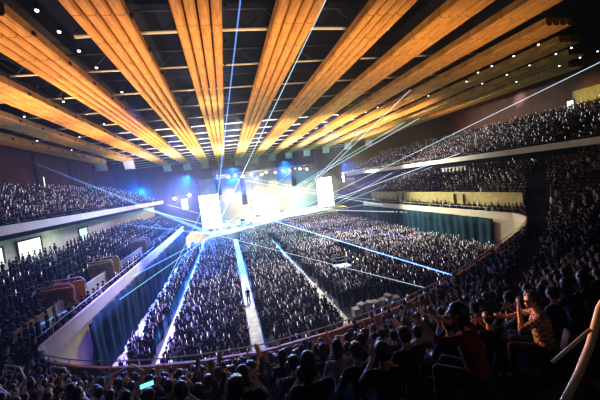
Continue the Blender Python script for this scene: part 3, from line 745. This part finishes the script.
# stage performers and gear
for i, (x, y, pose) in enumerate(((6, 95, 'standing with one arm raised'), (13, 100, 'standing with arms down'), (22, 105, 'standing with arms down'), (30, 108, 'standing with one arm raised'))):
    p = copy_tree(firsts[pose]) if pose in firsts else make_person(STAND[pose]); set_cloth(p, 's_white', 'hair'); p.location = (x, y, 1.6); p.rotation_euler = (0, 0, math.pi); p.scale = (1, 1, 1)
    tag(p, 'performer in white standing on the stage, %s counting from the left screen' % ordn(i), 'person', 'performers on the stage')
for i, (x, y) in enumerate(((1, 92), (4, 97), (9, 103), (17, 106.5), (25, 109.5), (34, 113), (37, 115))):
    t = tag(empty('amplifier_stack', (x, y, 1.6 if y < 104 else 2.6 if 4 < x < 34 and y > 112 else 1.6), .4), 'white amplifier stack on stage, %s from the left screen' % ordn(i), 'amplifier', 'amplifier stacks on the stage')
    build(MB().box((0, 0, .6), (1.6, .9, 1.2)), 'lower_cabinet', M['white'], t); build(MB().box((0, 0, 1.5), (1.4, .8, .6)), 'upper_cabinet', M['dark'], t)

# stage smoke hanging between the lighting truss and the backdrop
hz = MB()
for c, r_ in (((15, 111, 8), (20, 7, 8)), ((2, 110, 9), (11, 6, 7)), ((30, 112, 9), (10, 6, 7)), ((16, 110, 14), (15, 5, 4)), ((10, 108, 4), (14, 5, 3.5))): hz.ell(c, r_, 24, 14)
hm = remeshed(hz, 'stage_haze', .8, 1, 8)
HZ = bpy.data.materials.new('stage smoke'); HZ.use_nodes = True; nt = HZ.node_tree; nt.nodes.clear()
o_ = nt.nodes.new('ShaderNodeOutputMaterial'); v_ = nt.nodes.new('ShaderNodeVolumeScatter'); v_.inputs['Density'].default_value = .09; v_.inputs['Anisotropy'].default_value = .2; nt.links.new(v_.outputs[0], o_.inputs['Volume'])
tag(link('stage_haze', hm, HZ), 'bright yellow and cyan stage smoke filling the back of the stage', 'haze', None, 'stuff')

# exit doorways and lit features on the walls
def doorway(x, y, z, w, h, rz, label, m_='doorlit'):
    t = tag(empty('exit_doorway', (x, y, z), rz), label, 'doorway')
    build(MB().box((0, 0, h/2), (w, .06, h)), 'lit_opening', M[m_], t)
    mb = MB(); mb.box((-w/2-.1, -.05, h/2), (.2, .15, h)); mb.box((w/2+.1, -.05, h/2), (.2, .15, h)); mb.box((0, -.05, h+.1), (w+.4, .15, .2)); build(mb, 'door_frame', M['brown'], t)
doorway(-32.9, 71, 16.2, 1.9, 2.8, math.pi/2, 'bright white exit doorway at the top of the left balcony')
doorway(57.85, 44.2, 18.3, 1.1, 1.3, -math.pi/2, 'small bright white doorway at the top of the right balcony')
doorway(-22.45, 37, 7.6, 3.4, 1.6, math.pi/2, 'greenish lit opening under the left balcony, nearest the near end')
doorway(-22.45, 43.5, 7.4, 4.5, 1.9, math.pi/2, 'brightest greenish opening under the left balcony')
doorway(-22.45, 58, 7.2, 3.0, 1.8, math.pi/2, 'farther bluish opening under the left balcony', 'screenc')
struct(MB().box((42.6, 55, 10.6), (.2, 7, .8)), 'trim_right_sign_band', M['fascia'])
struct(MB().box((57.9, 41, 19.9), (.15, 5.5, 2.2)), 'trim_right_amber_panel', M['yellow'])
# pilasters on left wall
for y in (57, 70, 84, 98, 112): struct(MB().box((-32.8, y, 19), (.5, 1.8, 8)), 'trim_%d' % int(y), M['brown'])

# ------------------------------------------------------------------ lasers
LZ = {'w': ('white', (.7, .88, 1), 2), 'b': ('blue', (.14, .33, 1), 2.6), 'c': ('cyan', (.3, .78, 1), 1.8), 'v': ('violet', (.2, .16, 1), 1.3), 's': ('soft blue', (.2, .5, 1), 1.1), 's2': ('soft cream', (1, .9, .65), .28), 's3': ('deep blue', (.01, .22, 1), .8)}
OL = (-4.2, 83, 1.9); OM = (12.4, 92, 1.8); OR = (29, 98, 2.3)
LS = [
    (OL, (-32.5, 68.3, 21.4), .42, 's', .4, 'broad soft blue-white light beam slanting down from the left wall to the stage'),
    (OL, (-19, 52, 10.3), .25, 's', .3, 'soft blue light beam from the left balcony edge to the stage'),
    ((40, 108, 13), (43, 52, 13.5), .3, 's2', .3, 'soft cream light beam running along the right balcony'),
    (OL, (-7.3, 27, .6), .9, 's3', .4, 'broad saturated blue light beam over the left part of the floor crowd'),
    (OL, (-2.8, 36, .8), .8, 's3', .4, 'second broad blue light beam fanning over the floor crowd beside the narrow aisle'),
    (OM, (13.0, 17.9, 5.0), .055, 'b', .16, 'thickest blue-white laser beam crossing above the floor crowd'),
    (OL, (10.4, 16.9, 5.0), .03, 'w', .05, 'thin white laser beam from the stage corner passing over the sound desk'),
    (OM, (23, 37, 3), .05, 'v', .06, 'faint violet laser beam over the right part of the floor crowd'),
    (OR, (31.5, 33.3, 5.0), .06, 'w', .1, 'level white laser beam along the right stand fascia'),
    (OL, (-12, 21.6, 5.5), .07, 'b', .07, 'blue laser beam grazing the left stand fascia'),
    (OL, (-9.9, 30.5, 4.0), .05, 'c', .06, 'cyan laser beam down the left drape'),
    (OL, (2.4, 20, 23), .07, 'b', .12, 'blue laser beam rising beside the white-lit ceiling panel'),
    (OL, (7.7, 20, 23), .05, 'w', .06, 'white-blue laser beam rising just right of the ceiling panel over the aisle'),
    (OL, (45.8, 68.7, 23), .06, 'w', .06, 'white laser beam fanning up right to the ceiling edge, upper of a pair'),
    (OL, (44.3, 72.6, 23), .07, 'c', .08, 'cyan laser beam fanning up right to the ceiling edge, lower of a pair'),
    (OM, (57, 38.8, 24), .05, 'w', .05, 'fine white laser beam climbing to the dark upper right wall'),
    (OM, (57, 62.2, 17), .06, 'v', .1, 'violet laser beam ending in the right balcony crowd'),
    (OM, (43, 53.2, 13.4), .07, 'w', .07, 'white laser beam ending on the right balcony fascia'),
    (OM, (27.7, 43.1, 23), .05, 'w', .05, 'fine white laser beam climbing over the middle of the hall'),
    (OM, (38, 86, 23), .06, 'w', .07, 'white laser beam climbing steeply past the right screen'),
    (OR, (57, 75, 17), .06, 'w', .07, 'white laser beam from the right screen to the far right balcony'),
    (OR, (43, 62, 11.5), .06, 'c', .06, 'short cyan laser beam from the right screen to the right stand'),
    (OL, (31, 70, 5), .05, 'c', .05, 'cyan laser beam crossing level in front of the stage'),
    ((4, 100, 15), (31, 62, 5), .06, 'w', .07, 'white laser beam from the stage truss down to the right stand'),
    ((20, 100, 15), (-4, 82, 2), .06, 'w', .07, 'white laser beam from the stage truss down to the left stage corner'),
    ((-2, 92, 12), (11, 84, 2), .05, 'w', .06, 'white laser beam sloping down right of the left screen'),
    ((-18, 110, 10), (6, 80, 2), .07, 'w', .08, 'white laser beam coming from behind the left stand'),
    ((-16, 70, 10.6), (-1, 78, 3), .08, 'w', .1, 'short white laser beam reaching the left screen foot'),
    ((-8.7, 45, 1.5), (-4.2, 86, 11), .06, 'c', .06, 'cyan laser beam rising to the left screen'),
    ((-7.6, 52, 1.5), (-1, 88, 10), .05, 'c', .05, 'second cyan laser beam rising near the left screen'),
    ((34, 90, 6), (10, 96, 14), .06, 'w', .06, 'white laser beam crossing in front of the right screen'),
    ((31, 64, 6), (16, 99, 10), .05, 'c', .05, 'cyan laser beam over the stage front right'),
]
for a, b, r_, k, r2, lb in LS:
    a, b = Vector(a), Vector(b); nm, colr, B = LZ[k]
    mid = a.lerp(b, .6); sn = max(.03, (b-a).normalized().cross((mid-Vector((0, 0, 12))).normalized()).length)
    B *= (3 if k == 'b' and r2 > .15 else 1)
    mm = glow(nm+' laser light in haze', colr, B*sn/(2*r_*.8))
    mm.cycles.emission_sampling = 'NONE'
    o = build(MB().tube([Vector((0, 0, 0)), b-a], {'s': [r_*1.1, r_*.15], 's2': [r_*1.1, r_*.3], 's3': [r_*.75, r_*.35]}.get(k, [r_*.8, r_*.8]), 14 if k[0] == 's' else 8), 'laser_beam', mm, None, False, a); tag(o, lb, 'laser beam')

# ------------------------------------------------------------------ light sources, many added with no visible fixture
def aim(o, to): o.rotation_euler = (Vector(to)-Vector(o.location)).to_track_quat('-Z', 'Y').to_euler()
def spot(loc, to, e, col, ang=40, blend=.6, size=.3, vis=True):
    l = bpy.data.lights.new('spot', 'SPOT'); l.energy = e; l.color = col; l.spot_size = math.radians(ang); l.spot_blend = blend; l.shadow_soft_size = size
    o = bpy.data.objects.new('spot_lamp', l); COL.objects.link(o); o.location = loc; aim(o, to); return o
def point(loc, e, col, size=.4):
    l = bpy.data.lights.new('point', 'POINT'); l.energy = e; l.color = col; l.shadow_soft_size = size; o = bpy.data.objects.new('point_lamp', l); COL.objects.link(o); o.location = loc; return o
def area(loc, to, e, col, sx, sy):
    l = bpy.data.lights.new('area', 'AREA'); l.shape = 'RECTANGLE'; l.size = sx; l.size_y = sy; l.energy = e; l.color = col; o = bpy.data.objects.new('area_lamp', l); COL.objects.link(o); o.location = loc; aim(o, to); return o
K = 1000
W = (1, .88, .7); A_ = (1, .56, .24); B_ = (.1, .35, 1)
# uplights added without fixtures, some above the floor, to wash the timber ceiling
for x, e in ((-12, 230), (0, 330), (12, 290), (24, 260), (34, 240)): spot((x*.5+3, 32, 7), (x*1.02, 76, 24.5), e*K, W, 26, 1)
for x, e in ((-14, 30), (0, 60), (13, 40), (26, 36), (40, 24)): spot((x, 90, 6.5), (x, 92, 24), e*K, W, 100, .9)
spot((-.15, 60, 4), (-.15, 57, 23.5), 34*K, (1, .9, .8), 24, 1); spot((-.15, 44, 4), (-.15, 44, 23.5), 22*K, (1, .88, .75), 26, 1)
for y, e in ((38, 20), (54, 19), (70, 15)):
    spot((-18.6, y, 11.8), (-12, y+4, 23.5), e*K, A_, 110, .9)
for y, e in ((60, 18), (78, 22)): spot((42.2, y, 13.2), (33, y, 23.5), e*K, A_, 100, .9)
for x, e in ((-8, 10), (2, 12), (12, 11), (23, 8)): spot((x, 24, 6.5), (x, 30, 23.5), e*K, A_, 92, 1)
spot((-18.6, 26, 11.8), (-13, 28, 23.5), 5*K, A_, 110, .9)
# stage glow: blue floods are added lamps without fixtures, tinting haze and roof
for x in (2, 6, 10, 14, 18, 22, 25): spot((x, 98.6, 15.0), (x-2, 84, 1), 8*K, (1, .8, .42), 50, .9, .2)
for x in (1, 6, 11, 16, 21, 26): spot((x, 103, 16.2), (x+random.uniform(-2, 2), 107, 2), 70*K, (1, .68, .22), 66, .9, .2)
for x in (-4, 5, 14, 23, 32): spot((x, 104, 2.2), (x, 110, 6), 10*K, (.02, .75, .9), 120, .8)
for x, y in ((0, 88), (10, 96), (24, 104)): point((x, y, 4), 3*K, (.2, .8, 1), 1)
spot((-3, 84, 9), (-4, 58, 0), 120*K, (.02, .2, 1), 36, .9)
spot((-5, 80, 3), (-16, 60, 8), 14*K, (.1, .4, 1), 60, .9)
for x, e in ((-9, 150), (-1, 170), (8, 80)): spot((x, 92, 17), (x-6, 56, -2), 1.6*e*K, (.005, .15, 1), 36, 1)
for p_, q_, e in (((-28, 126, 16), (-20, 60, 4), 300), ((-12, 120, 19), (-10, 60, 0), 420), ((4, 118, 20), (-2, 60, 0), 300), ((22, 118, 20), (14, 60, 0), 160), ((44, 118, 17), (34, 60, 0), 140)): spot(p_, q_, e*K, (.004, .16, 1), 34, 1)
for x in (-26, 46): spot((x, 112, 8), (x, 141, 12), 5*K, (.02, .2, .8), 110, .9)
for x in (-14, 4, 20, 34): spot((x, 88, 10), (x, 92, 26), 30*K, (.005, .1, 1), 100, .9)

# floor washes hung in the roof
spot((-6, 80, 22.5), (-7, 66, 0), 160*K, (.02, .14, 1), 50, .9)
spot((-7, 58, 22.5), (-8, 44, 0), 190*K, (.04, .1, 1), 46, .9)
spot((-8, 38, 22.5), (-8, 28, 0), 100*K, (.12, .1, 1), 40, .9)
spot((6, 84, 22.5), (6, 74, 0), 55*K, (.2, .95, .9), 60, .9)
spot((8, 66, 22.5), (8, 56, 0), 50*K, (.45, 1, .7), 56, .9)
spot((3, 48, 22.5), (3, 36, 0), 48*K, (.9, .95, 1), 56, .9)
spot((20, 80, 22.5), (20, 70, 0), 110*K, (.6, .7, 1), 64, .9)
spot((20, 60, 22.5), (20, 49, 0), 125*K, (.88, .9, 1), 64, .9)
# stands
spot((0, 64, 22.5), (-20, 50, 9), 14*K, (.75, .78, 1), 62, .9)
spot((0, 90, 18), (-15, 66, 8), 50*K, (.45, .5, 1), 40, .8)
spot((30, 72, 22.5), (48, 62, 13), 48*K, (1, .97, .92), 74, .9)
spot((-2, 52, 22), (-9.5, 32, 3.5), 46*K, (1, .93, .6), 30, .8)
spot((-2, 74, 22), (-9.5, 54, 3.5), 45*K, (.9, .95, 1), 34, .8)
spot((18, 62, 22), (31, 46, 5), 60*K, (1, 1, .72), 44, .8)
for y in (36, 48): area((-20.8, y, 10.2), (-22, y, 7), 300, (.7, 1, .85), 1, 8)
spot((-18.6, 60, 11.7), (-33, 60, 21), .9*K, A_, 110, .9)
spot((33, 72, 16), (58, 64, 21), 5*K, (1, .4, .15), 50, .8)
spot((33, 45, 20), (58, 41, 20), 14*K, (1, .75, .15), 14, .8)
spot((30, 70, 8), (57.8, 54, 22.2), 160*K, (.9, .85, 1), 5, .9)
for x, y, z in ((-19, 132.5, 11.4), (-13.6, 132.5, 12), (49.6, 132.5, 11.6), (56.5, 132.5, 13)): spot((x, y, z), (x*.6+5, 60, 0), 30*K, (1, .68, .14), 60, 1, .3)
spot((16, 98, 15.6), (33, 27, 8), 150*K, (1, .72, .5), 16, .8)
# near tier: front light from the stage end, amber light on the parapet, and the glow on the man
spot((9, 99, 15.6), (0, 9, 7), 110*K, (1, .88, .82), 14, .8)
spot((-12, 34, 16), (3, 9, 7), .6*K, (1, .62, .5), 40, .8)
spot((1, 6, 20), (2, 14.5, 4.5), .8*K, (1, .55, .25), 56, .8)
MAN_SPOT = spot((-6, 22, 12.5), man.location+Vector((0, 0, 1.2)), 34*K, (1, .4, .12), 5, .6)
point((2.9, 1.9, 10.4), 2.2, (1, .85, .65), .1)  # unseen lamp added near the camera to brighten the stair rail

# haze in the air of the hall
w = bpy.data.worlds.new('hall'); S.world = w; w.use_nodes = True; nt = w.node_tree; nt.nodes.clear()
wo = nt.nodes.new('ShaderNodeOutputWorld'); bg = nt.nodes.new('ShaderNodeBackground'); bg.inputs[0].default_value = (0, 0, 0, 1); nt.links.new(bg.outputs[0], wo.inputs[0])
vs = nt.nodes.new('ShaderNodeVolumeScatter'); vs.inputs['Density'].default_value = .0008; vs.inputs['Anisotropy'].default_value = .72; nt.links.new(vs.outputs[0], wo.inputs['Volume'])
cy = S.cycles; cy.use_denoising = True; cy.volume_bounces = 0; cy.max_bounces = 4; cy.diffuse_bounces = 1; cy.glossy_bounces = 2; cy.sample_clamp_indirect = 4
S.view_settings.view_transform = 'Standard'; S.view_settings.look = 'None'; S.view_settings.exposure = 0; S.view_settings.gamma = 1; S.view_settings.use_curve_mapping = False

print('HAZE', len(hm.vertices), hm.materials[:], [tuple(v) for v in bpy.data.objects['stage_haze'].bound_box][::6])
